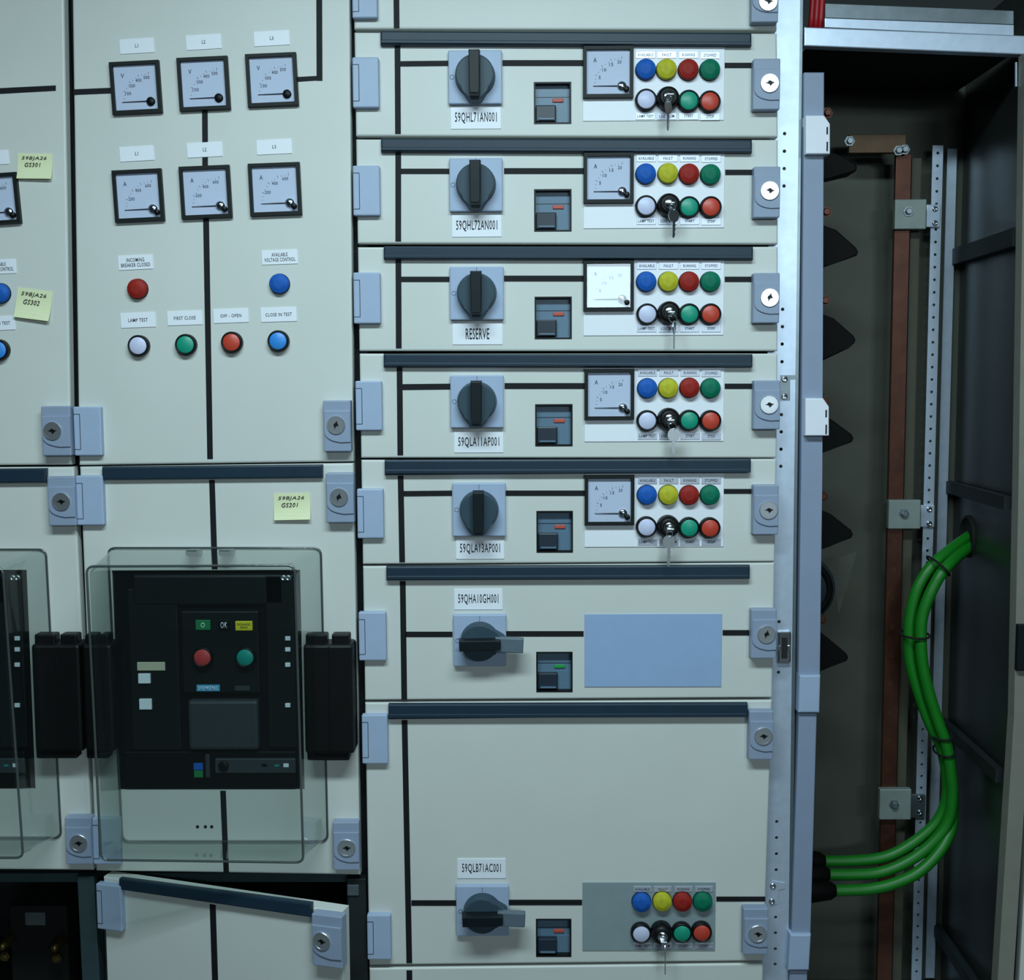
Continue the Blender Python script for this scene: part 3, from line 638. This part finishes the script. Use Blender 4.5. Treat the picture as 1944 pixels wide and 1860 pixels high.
# circuit breakers behind the cut-outs
def breaker(dx, label, full=True):
    SH = .034; Y = .045 - SH
    p = W(395 + dx, 1500, Y); t = thing('circuit_breaker', (p.x, Y, p.z), label, 'circuit breaker')
    def R(n, x0, y0, x1, y1, y, th, m, par=t, bev=.001): return rect(n, x0 + dx, y0, x1 + dx, y1, y - SH, th, m, par, bev)
    R('housing', 220, 1083, 573, 1499, .040, .012, 'acbdark')
    R('trip_unit', 246, 1118, 340, 1425, .034, .0058, 'acbgrey', t, .003)
    R('top_cover', 250, 1090, 540, 1150, .032, .0078, 'acbgrey', t, .006)
    fp = R('operating_panel', 345, 1160, 492, 1316, .030, .0098, 'acbgrey', t, .003)
    R('arc_handle', 357, 1330, 490, 1424, .024, .0158, 'acbmid', t, .006)
    R('side_column', 506, 1092, 560, 1420, .032, .0078, 'acbgrey', t, .003)
    R('bottom_shelf', 236, 1426, 562, 1496, .034, .0058, 'acbdark', t, .003)
    a = R('spring_indicator', 371, 1177, 399, 1196, .027, .0029, 'acbgreen', fp)
    part('lettering', text('O', .008, .010), a, (0, -.0016, 0), 'logowhite')
    a = R('ready_indicator', 414, 1177, 436, 1196, .027, .0029, 'acbdark', fp); part('lettering', text('OK', .013, .012), a, (0, -.0016, 0), 'logowhite')
    a = R('state_indicator', 446.6, 1179, 479, 1197, .027, .0029, 'acbyellow', fp); part('lettering', text('DISCHARGED\nSPRING', .026, .010), a, (0, -.0016, 0), 'ink')
    for x, y, m in ((385, 1247, 'acbred'), (466, 1247, 'acbteal')):
        q = W(x + dx, y, .022 - SH); part_ = link('push_button', BCOL, (q.x, .030 - SH, q.z), t, 'acbdark'); part('button_cap', cap_mesh(m), part_)
    a = R('maker_plate', 373, 1300, 417, 1312, .0275, .0024, 'logoblue', fp, .0004); part('lettering', text('SIEMENS', .038, .008), a, (0, -.0014, 0), 'logowhite')
    R('type_plate', 446, 1302, 474, 1311, .0275, .0024, 'acbmid', fp, .0004)
    R('rating_plate', 260, 1257, 313, 1273, .031, .0029, 'acbbeige'); R('rotary_selector', 262, 1279, 285, 1297.5, .029, .0049, 'logowhite'); R('rotary_selector', 264, 1327, 287.5, 1347, .029, .0049, 'logowhite')
    for y in (1208, 1229, 1258, 1335): R('terminal_tag', 541, y, 551, y + 8, .029, .0029, 'logowhite')
    for x in (538, 547):
        q = W(x + dx, 1097, .03 - SH); link('terminal_screw', SCREW, (q.x, .032 - SH, q.z), t, 'steel')
    R('position_flag', 367, 1449, 385, 1462, .031, .0029, 'lblue'); R('position_flag', 368, 1463, 385, 1476, .031, .0029, 'acbgreen'); R('position_flag', 390, 1432, 398, 1476, .031, .0029, 'acbmid')
    a = R('racking_bar', 408, 1440, 561, 1468, .029, .0049, 'acbmid', t, .002)
    q = W(424 + dx, 1454, .026 - SH); link('racking_socket', KCYL, (q.x, .0535 - SH, q.z), t, 'acbdark')
    R('bar_mark', 497, 1450, 507, 1455, .0285, .0006, 'acbdark', a, 0); R('bar_mark', 521, 1451, 530, 1455, .0285, .0006, 'acbteal', a, 0); R('bar_mark', 538, 1449, 548, 1456, .0285, .0006, 'logowhite', a, 0)
breaker(0, 'dark air circuit breaker behind the clear cover of the middle column')
breaker(-514, 'dark air circuit breaker behind the clear cover at the left edge')

# ---------------------------------------------------------------- half-open bottom door
h = W(188, 1672, -.004); DA = math.radians(-15.0)
od = thing('compartment_door', (h.x, h.y, h.z), 'beige bottom door standing ajar below the clear cover, middle column', 'door')
od.rotation_euler = (0, 0, DA); PLN = Plane((h.x, h.y, h.z), DA); ORG[od.name] = Vector((0, 0, 0))
panel('door_leaf', (196, 1664), (650, 1731), (656, 2080), (210, 2060), 0, .030, 'beige', od, (), .003)
quad('grip_rail', [(225, 1668), (590, 1716), (590, 1742), (225, 1689)], -.012, .0118, 'rail', od, .003)
hinge(od, 183, 1680, 230, 1766); lockplate(od, 592, 1738, 649, 1836, 611, 1786)
strip(od, [(398, 1716), (409, 1718), (420, 2060), (409, 2060)])
PLN = MAIN

# fittings seen in the open compartments at the lower left
t = thing('terminal_box', W(65, 1780, .30), 'dark box with brass terminals in the open lower-left compartment', 'terminals')
rect('box_body', 20, 1720, 130, 1900, .22, .2, 'blackmatt', t, .004); rect('paper_tag', 48, 1732, 86, 1756, .2185, .0012, 'galvdark', t)
for x, y in ((14, 1787), (112, 1790)):
    p = W(x, y, .2); o = link('brass_terminal', lathe([(.012, .03), (.012, 0), (.008, -.004), (.008, -.02), (0, -.022)], 12, 'terminal'), (p.x, .19, p.z), t, 'brass'); part('terminal_nut', BOLT, o, (0, -.004, -.026), 'brass')
t = thing('frame_post', W(166, 1800, .03), 'dark upright post beside the open lower-left compartment', 'post')
quad('post_face', [(146, 1664), (178, 1664), (200, 2060), (165, 2060)], .008, .022, 'frameteal', t, .002)
t = thing('frame_post', W(672, 1800, .03), 'dark upright post between the open door and the drawers', 'post')
quad('post_face', [(658, 1668), (694, 1668), (704, 2060), (668, 2060)], .008, .022, 'carcass', t, .002)
rect('striker_plate', 659, 1680, 681, 1700, .004, .0038, 'galvdark', t, .001)

# ---------------------------------------------------------------- sticky notes
def note(x0, y0, x1, y1, tilt, s, label):
    xc, yc = (x0 + x1) / 2, (y0 + y1) / 2; c = W(xc, yc, -.003); w = abs(W(x1, yc).x - W(x0, yc).x); hh = abs(W(xc, y0).z - W(xc, y1).z)
    bm = bmesh.new(); n = 8; V = []
    for k in range(n + 1):
        v = k / n; z = hh / 2 - hh * v; y = -.0004 - .012 * max(0, v - .25) ** 2
        V.append([bm.verts.new((-w / 2, y, z)), bm.verts.new((w / 2, y * 1.3, z)), bm.verts.new((w / 2, y * 1.3 + .0006, z)), bm.verts.new((-w / 2, y + .0006, z))])
    for a, b in zip(V, V[1:]):
        for k in range(4): bm.faces.new((a[k], a[(k + 1) % 4], b[(k + 1) % 4], b[k]))
    bm.faces.new(V[0][::-1]); bm.faces.new(V[-1])
    o = tag(link('sticky_note', todata(bm, 'note'), (c.x, -.0012, c.z), None, 'noteyellow', (0, -tilt, 0)), label, 'note')
    a, b = s.split('\n')
    part('handwriting', text(a, w * .72, hh * .17, .0003, .25), o, (-w * .02, -.0010, hh * .30), 'ink'); part('handwriting', text(b, w * .46, hh * .17, .0003, .25), o, (-w * .06, -.0020, hh * .05), 'ink')
note(33, 291, 99, 340, -.02, '59BJA26\nGS301', 'pale yellow sticky note beside the cut-off gauge at left')
note(30, 549, 97, 606, -.13, '59BJA26\nGS302', 'tilted pale yellow sticky note beside the blue lamp at left')
note(520, 936, 589, 986, .02, '59BJA26\nGS201', 'pale yellow sticky note on the lower middle door near its lock')

# ---------------------------------------------------------------- right-hand frame post with real perforations
def perforated(name, x0, x1, z0, z1, holes, hx, r, yf, th, m, parent=None, lean=0.0):
    """strip facing -Y from z0 to z1 with octagonal through-holes at the given heights"""
    bm = bmesh.new(); holes = sorted(holes); cuts = [z0]
    def X(x, z): return x + lean * (z - z1)
    def q(x, z): return bm.verts.new((X(x, z), yf, z))
    hh = r * 1.6
    for z in holes:
        if z - hh > cuts[-1] + 1e-4:
            bm.faces.new((q(x0, cuts[-1]), q(x1, cuts[-1]), q(x1, z - hh), q(x0, z - hh)))
        a, b = z - hh, z + hh
        O = [q(x1, z), q(x1, b), q(hx, b), q(x0, b), q(x0, z), q(x0, a), q(hx, a), q(x1, a)]
        I = [q(hx + r * math.cos(math.pi / 4 * k), z + r * math.sin(math.pi / 4 * k)) for k in range(8)]
        for k in range(8): bm.faces.new((O[k], O[(k + 1) % 8], I[(k + 1) % 8], I[k]))
        cuts.append(b)
    bm.faces.new((q(x0, cuts[-1]), q(x1, cuts[-1]), q(x1, z1), q(x0, z1)))
    bmesh.ops.remove_doubles(bm, verts=bm.verts[:], dist=1e-5)
    rr = bmesh.ops.extrude_face_region(bm, geom=bm.faces[:]); bmesh.ops.translate(bm, verts=[g for g in rr['geom'] if isinstance(g, bmesh.types.BMVert)], vec=(0, th, 0))
    c = Vector(((x0 + x1) / 2, yf, (z0 + z1) / 2)); bmesh.ops.translate(bm, verts=bm.verts[:], vec=-c)
    return link(name, todata(bm, name), c, parent, m)
YP = .024
a0, a1 = W(1464, 0, YP), W(1519, 0, YP); b1 = W(1496, 1860, YP)
lean = (a1.x - b1.x) / (a1.z - b1.z)
fp = thing('frame_post', (a1.x, YP, 0), 'bright galvanized perforated post right of the drawers', 'post')
hz = [W(1489, y, YP).z for y in (253.6, 287, 320, 353, 587, 620, 653, 686.5, 787, 819.6, 852.6, 885, 1180, 1276, 1559.5, 1590, 1620.7, 1651, 1741, 1770.7, 1801, 1830)]
zt = 2.2
perforated('post_face', a0.x + lean * (zt - a0.z), a1.x + lean * (zt - a1.z), .05, zt, hz, W(1489, 300, YP).x + lean * (zt - W(1489, 300, YP).z), .0034, YP, .003, 'galv', fp, lean)
quad('post_return', [(1519, -140), (1527, -140), (1501, 2060), (1494, 2060)], YP + .001, .05, 'galvdark', fp, .001)
for x, y in ((1490, 719.6), (1490, 753), (1468, 1682.6), (1466, 1712)):
    p = W(x, y, YP - .004); link('screw', SCREW, (p.x, YP, p.z), fp, 'chrome')
quad('clip_plate', [(1482, 712), (1512, 712), (1512, 719), (1500, 720), (1500, 760), (1482, 760)], YP - .0016, .0014, 'galvdark', fp)
quad('clip_plate', [(1466, 1672), (1490, 1676), (1490, 1686), (1478, 1690), (1476, 1716), (1462, 1716)], YP - .0016, .0014, 'galv', fp)
t = rect('striker_latch', 1477, 1199, 1502, 1260, YP - .010, .0098, 'chrome', fp, .003); rect('latch_slot', 1484, 1210, 1495, 1250, YP - .0108, .001, 'ink', t, .0004)
rect('latch_pin', 1476, 1226, 1482, 1236, YP - .013, .003, 'chrome', t, .001); rect('latch_pin', 1495, 1226, 1501, 1236, YP - .013, .003, 'chrome', t, .001)

# grey hinge rail beside the post, with its hinge blocks
YH = .012
hr = thing('hinge_rail', W(1545, 1850, YH), 'light grey upright rail carrying the hinge blocks beside the cable compartment', 'rail')
quad('rail_face', [(1527, 137), (1565, 137), (1561, 900), (1557, 1281), (1516, 1281), (1521, 900)], YH, .036, 'railgrey', hr, .002)
quad('rail_lower_face', [(1517, 1354), (1551, 1354), (1539, 1773), (1503, 1773)], YH, .036, 'railgrey', hr, .002)
quad('rail_foot', [(1500, 1843), (1533, 1843), (1526, 2060), (1493, 2060)], YH, .036, 'railgrey', hr, .002)
for x0, y0, x1, y1 in ((1530, 219, 1576, 292), (1529, 756, 1574, 827)):
    b = quad('hinge_block', [(x0, y0), (x1 - 11, y0), (x1, y0 + 16), (x1, y1), (x0, y1)], YH - .016, .045, 'whiteblock', hr, .002)
    for u, v in ((22, 36), (50, 68)): rect('block_slot', x1 - 7, y0 + u, x1 - 4, y0 + v, YH - .0166, .001, 'ink', b)
quad('hinge_block', [(1518, 1282), (1558, 1282), (1556, 1353), (1516, 1353)], YH - .010, .045, 'lavender', hr, .003)
quad('hinge_block', [(1500, 1774), (1540, 1774), (1536, 1842), (1496, 1842)], YH - .010, .045, 'lavender', hr, .003)

# ---------------------------------------------------------------- cable compartment
YB = .42
xs_ = W(1936, 900, .03).x; zt, zb = 2.2, .05
xb0 = W(1500, 900, .03).x
xw = W(1812, 900, YB).x
cc = thing('cable_compartment', ((xs_ + xb0) / 2, .25, 0), 'dark open cable compartment with bare sheet-metal walls at right', 'cabinet')
def bx(n, x0, x1, y0, y1, z0, z1, m, par=cc): return link(n, boxmesh(x1 - x0, y1 - y0, z1 - z0, 0, n), ((x0 + x1) / 2, (y0 + y1) / 2, (z0 + z1) / 2), par, m)
xsw = max(xs_, xw)
bx('back_panel', xb0 + .005, xsw + .1, YB, YB + .02, zb, zt, 'cavback')
SWT = .02
vs = [(xw, YB - .001, zb), (xw, YB - .001, zt), (xs_, .035, zt), (xs_, .035, zb)]
vs += [(x + SWT, y, z) for x, y, z in vs]
HZ = (W(1836, 1012, .26).z)
solid('side_panel', vs, [(0, 1, 2, 3), (7, 6, 5, 4), (0, 4, 5, 1), (1, 5, 6, 2), (2, 6, 7, 3), (3, 7, 4, 0)], 'cavside', cc)
bx('left_wall', XR + .002, XR + .008, .058, YB - .002, zb, zt, 'carcass')
ztop = W(1700, 92, .05).z
bx('roof_panel', xb0 + .03, xs_ - .004, .075, YB - .002, ztop + .006, ztop + .012, 'blackmatt')
bx('floor_panel', xb0 + .03, xs_ - .004, .05, YB - .002, zb, zb + .02, 'galvdark')
# crossbeam with its upper flange
cb = thing('crossbeam', W(1730, 90, .03), 'bright galvanized crossbeam over the dark cable compartment', 'beam')
quad('beam_face', [(1527, 51), (1960, 68), (1960, 104), (1527, 87)], .030, .022, 'galv', cb, .002)
quad('beam_flange', [(1566, 34), (1925, 47), (1925, 68), (1566, 52)], .062, .006, 'galv', cb, .001)
quad('upper_channel', [(1566, 6), (1925, 20), (1925, 47), (1566, 34)], .10, .004, 'galvdark', cb, .001)
# rails running into the depth along the side wall
for (xa, ya), (xb_, yb_), hgt in (((1764, 497), (1944, 437), .034), ((1742, 934), (1930, 945), .026), ((1800, 1396), (1905, 1452), .026), ((1740, 1790), (1860, 1900), .026)):
    p, q = W(xa, ya, YB - .03), W(xb_, yb_, .05)
    zc = (p.z + q.z) / 2
    P = [Vector((xw - .022, YB - .004, zc)), Vector((xs_ - .022, .045, zc))]
    vs = []
    for v in P: vs += [(v.x, v.y, v.z - hgt / 2), (v.x + .016, v.y, v.z - hgt / 2), (v.x + .016, v.y, v.z + hgt / 2), (v.x, v.y, v.z + hgt / 2)]
    solid('depth_rail', vs, [(0, 1, 2, 3), (7, 6, 5, 4), (0, 4, 5, 1), (1, 5, 6, 2), (2, 6, 7, 3), (3, 7, 4, 0)], 'carcass', cc)
# perforated rail at the rear corner
YR = YB - .05
r0, r1 = W(1765, 500, YR).x, W(1785, 500, YR).x
za, zb_ = W(1775, 276, YR).z, .08
zs = []; z = za - .016
while z > zb_ + .03: zs.append(z); z -= .0268 / 1.0 * 1.0
perforated('corner_rail', r0, r1, zb_, za, zs, (r0 + r1) / 2, .0032, YR, .003, 'galv', cc)

bx('rail_reflection_strip', W(1793, 500, YB - .012).x, W(1811, 500, YB - .012).x, YB - .012, YB - .006, zb_, za, 'galv')  # bright strip standing in for the rail's blurred reflection in the side wall
# copper bars, insulating bar, brackets
YC = YB - .09
def vbar(name, x0, x1, y, th, ptop, m, label, cat):
    c0, c1 = W(x0, 700, y).x, W(x1, 700, y).x; zt_ = W(x0, ptop, y).z
    return tag(link(name, boxmesh(c1 - c0, th, zt_ - .07, .001, name), ((c0 + c1) / 2, y + th / 2, (zt_ + .07) / 2), None, m), label, cat)
cbar = vbar('copper_busbar', 1692, 1721, YC, .012, 292, 'copper', 'vertical copper busbar standing in the cable compartment', 'busbar')
vbar('insulating_bar', 1722, 1740, YC + .02, .012, 300, 'insul', 'olive insulating bar directly right of the copper busbar', 'bar')
HOLE = lathe([(.0048, 0), (.0048, -.0005), (.003, -.0005), (.003, 0)], 12, 'bar_hole', False)
for k in range(27):
    y = 325 + k * 54
    if any(a < y < b for a, b in ((370, 445), (940, 1012), (1490, 1565))): continue
    p = W(1707 - (y - 700) * .0275, y, YC); link('bar_hole', HOLE, (p.x, YC, p.z), cbar, 'copperdark')
for k, (x0, y0, x1, y1, bx_, by_) in enumerate(((1699, 378, 1759, 435, 1725, 401), (1687, 949, 1748, 1004, 1717, 975), (1670, 1498, 1730, 1556, 1698, 1528))):
    lab = ('top', 'middle', 'lowest')[k]
    t = thing('busbar_bracket', W((x0 + x1) / 2, y1, YC - .02), lab + ' grey bracket clamping the copper busbar', 'bracket', 'brackets along the copper busbar')
    rect('bracket_plate', x0, y0, x1, y1, YC - .016, .0155, 'bracket', t, .002)
    p = W(bx_, by_, YC - .02); link('bracket_bolt', BOLT, (p.x, YC - .016, p.z), t, 'galvdark')
    e = rect('bracket_end', x1, y0 + 10, x1 + 26, y1 - 4, YR - .008, .0075, 'galv' if k < 2 else 'galvdark', t, .001)
    for yy in (y0 + 18, y0 + 45):
        p = W(x1 + 17, yy, YR - .012); link('screw', SCREW, (p.x, YR - .008, p.z), e, 'chrome')
t = thing('copper_link', W(1650, 272, YC), 'dull horizontal copper link bolted to the busbar top', 'busbar')
rect('link_bar', 1612, 255, 1720, 290, YC - .013, .0125, 'copperdark', t, .001)
for x, y in ((1614, 267), (1707, 285), (1719, 283)):
    p = W(x, y, YC - .02); link('link_bolt', BOLT, (p.x, YC - .013, p.z), t, 'galvdark')

# black terminal shrouds poking out beside the hinge rail
YS = .14
for k, (yt, yb_, xt, ytip, step) in enumerate(((286, 342, 1628, 318, 0), (430, 507, 1630, 478, 0), (598, 688, 1625, 645, 1), (790, 862, 1621, 832, 0), (970, 1045, 1620, 1014, 0), (1203, 1278, 1611, 1248, 0))):
    x0 = 1530
    pts = [(x0, yt - 14), (xt - 42, yt + 6), (xt - 4, ytip - 8), (xt, ytip), (xt - 3, ytip + 7)]
    pts += [(xt - 18, ytip + 16), (xt - 20, yb_ - 24), (x0, yb_ + 12)] if step else [(xt - 46, yb_ - 7), (x0, yb_ + 8)]
    lab = ('topmost', 'second from top', 'third from top, notched', 'fourth from top', 'fifth from top', 'lowest')[k]
    o = tag(quad('terminal_shroud', pts, YS, .07, 'coneblack', None, .003), 'black pointed terminal shroud, ' + lab + ' beside the hinge rail', 'shroud', 'black terminal shrouds')
    p = W(1571 - k * 2.2, yt - 28 if k else 214, YS); o2 = link('terminal_bolt', BOLT, (p.x, YS + .004, p.z), o, 'copper')
p = W(1556, 1119, .16)
t = tag(link('round_cable_end', lathe([(.070, .06), (.070, .01), (.064, 0), (0, -.004)], 40, 'disc'), (p.x - .036, .16, p.z), None, 'discblue'), 'dark round cable end half hidden behind the hinge rail', 'cable')
part('end_rim', lathe([(.064, .0002), (.058, -.003), (.050, -.003), (.050, .001)], 32, 'rim'), t, (0, 0, 0), 'coneblack')

# green cables in a bundle, their ties and the entry gland
def path(L): return smooth_path([PLN.w(x, y, d) for x, y, d in L], 6)
R0 = .0122
A = [(1872, 1002, .37), (1843, 1016, .32), (1781, 1062, .26), (1747, 1106, .25), (1731, 1155, .25), (1726, 1204, .25), (1729, 1258, .25), (1745, 1317, .25), (1764, 1370, .25), (1786, 1415, .25), (1797, 1462, .25), (1799, 1505, .25), (1790, 1540, .25), (1771, 1569, .25), (1730, 1602, .25), (1682, 1626, .25), (1620, 1634, .25), (1545, 1634, .25)]
B = [(1872, 1022, .36), (1843, 1036, .305), (1797, 1076, .235), (1771, 1116, .225), (1752, 1165, .225), (1748, 1204, .225), (1751, 1258, .225), (1764, 1317, .225), (1782, 1373, .225), (1797, 1415, .225), (1805, 1465, .225), (1808, 1512, .225), (1799, 1562, .225), (1768, 1602, .225), (1725, 1634, .225), (1674, 1655, .225), (1620, 1660, .225), (1545, 1659, .225)]
Cc = [(1872, 1012, .38), (1845, 1026, .335), (1792, 1070, .285), (1760, 1112, .275), (1741, 1160, .275), (1737, 1204, .275), (1740, 1258, .275), (1755, 1317, .275), (1774, 1372, .275), (1792, 1415, .272), (1803, 1465, .262), (1808, 1520, .245), (1806, 1570, .23), (1786, 1612, .215), (1748, 1652, .205), (1703, 1675, .20), (1655, 1687, .20), (1600, 1690, .20), (1545, 1690, .20)]
tag(tube('green_cable', path(A), R0, 'cablegreen', None, 14), 'green cable on the inner left side of the bundle, uppermost at the lower end', 'cable', 'bundle of green cables')
tag(tube('green_cable', path(B), R0, 'cablegreen', None, 14), 'green cable on the right of the bundle, middle one at the lower end', 'cable', 'bundle of green cables')
tag(tube('green_cable', path(Cc), R0, 'cablegreen', None, 14), 'green cable at the back of the bundle, lowest at the lower end', 'cable', 'bundle of green cables')
def tie(x0, y0, x1, y1, d, lab):
    a, b = PLN.w(x0, y0, d), PLN.w(x1, y1, d); c = (a + b) / 2; u = (b - a) / 2; v = Vector((0, .043, 0))
    tag(tube('cable_tie', [c + u * math.cos(t) * 1.06 + v * math.sin(t) for t in [2 * math.pi * k / 28 for k in range(28)]], .0024, 'blackmatt', None, 6, True), lab, 'cable tie', 'black ties around the green cables')
tie(1765, 1058, 1797, 1090, .25, 'black cable tie near the upper end of the green bundle'); tie(1711, 1204, 1761, 1204, .25, 'black cable tie halfway where the green bundle hangs straight')
tie(1770, 1397, 1802, 1390, .25, 'upper of two close black ties on the lower green bundle'); tie(1777, 1428, 1806, 1421, .25, 'lower of two close black ties on the lower green bundle')
gy = min((.05 + k * .002 for k in range(180)), key=lambda g: abs(W(1838, 1018, g).x - (xw + (xs_ - xw) * (YB - g) / (YB - .035)))); tx, ty = xs_ - xw, .035 - YB; tl_ = math.hypot(tx, ty); nx, ny = ty / tl_, -tx / tl_
gx = xw + tx * (YB - gy) / (YB - .035); p = W(1836, 1018, gy)
link('entry_grommet', lathe([(.046, .004), (.046, -.003), (.042, -.006), (.038, -.004), (.038, -.002), (0, -.002)], 28, 'grommet'), (gx, gy, p.z), cc, 'blackmatt', (0, 0, math.atan2(nx, -ny)))
for k, (x, y, d) in enumerate(((1548, 1634, .25), (1556, 1659, .225), (1568, 1690, .20))):
    q = W(x, y, d); n = ('uppermost', 'middle', 'lowest')[k]
    tag(link('cable_boot', lathe([(.011, -.062), (.019, -.05), (.026, -.004), (.026, 0), (0, 0)], 18, 'boot'), (q.x - .04, q.y, q.z), None, 'coneblack', (0, 0, math.pi / 2)), n + ' black boot where a green cable ends behind the rail', 'boot', 'black boots on the green cables')
# red cables above the beam
for k, x in enumerate((1540, 1549, 1558)):
    tag(tube('red_cable', [W(x + 4, -60, .09), W(x + 3, 0, .085), W(x + 1, 30, .085), W(x - 2, 62, .085)], .0056, 'cablered', None, 10), ('left', 'middle', 'right')[k] + ' one of the red cables behind the crossbeam end', 'cable', 'red cables at the crossbeam')
tag(quad('plastic_film', [(1590, 1060), (1627, 1046), (1606, 1120), (1592, 1165), (1586, 1110)], .30, .001, 'film', None), 'scrap of clear plastic film beside the round cable end', 'film')

# neighbouring panel at the right picture edge
t = thing('neighbour_panel', W(1925, 1840, 0), 'beige edge of the neighbouring cabinet at the right picture border', 'panel')
quad('panel_edge', [(1946, 100), (1985, 100), (1972, 900), (1955, 1360), (1924, 1860), (1912, 2060), (1882, 2060), (1894, 1860), (1925, 1360), (1934, 900)], .0, .03, 'edgebeige', t, .002)
rect('edge_latch', 1932, 1186, 1950, 1274, -.012, .0118, 'slatedark', t, .002)
quad('hook', [(1928, 118), (1931, 118), (1931, 164), (1928, 164)], .03, .004, 'galv', t)
quad('next_panel', [(1990, 100), (2200, 100), (2200, 2060), (1918, 2060), (1935, 1860), (1962, 1360), (1978, 900)], .012, .02, 'beige', t, .002)
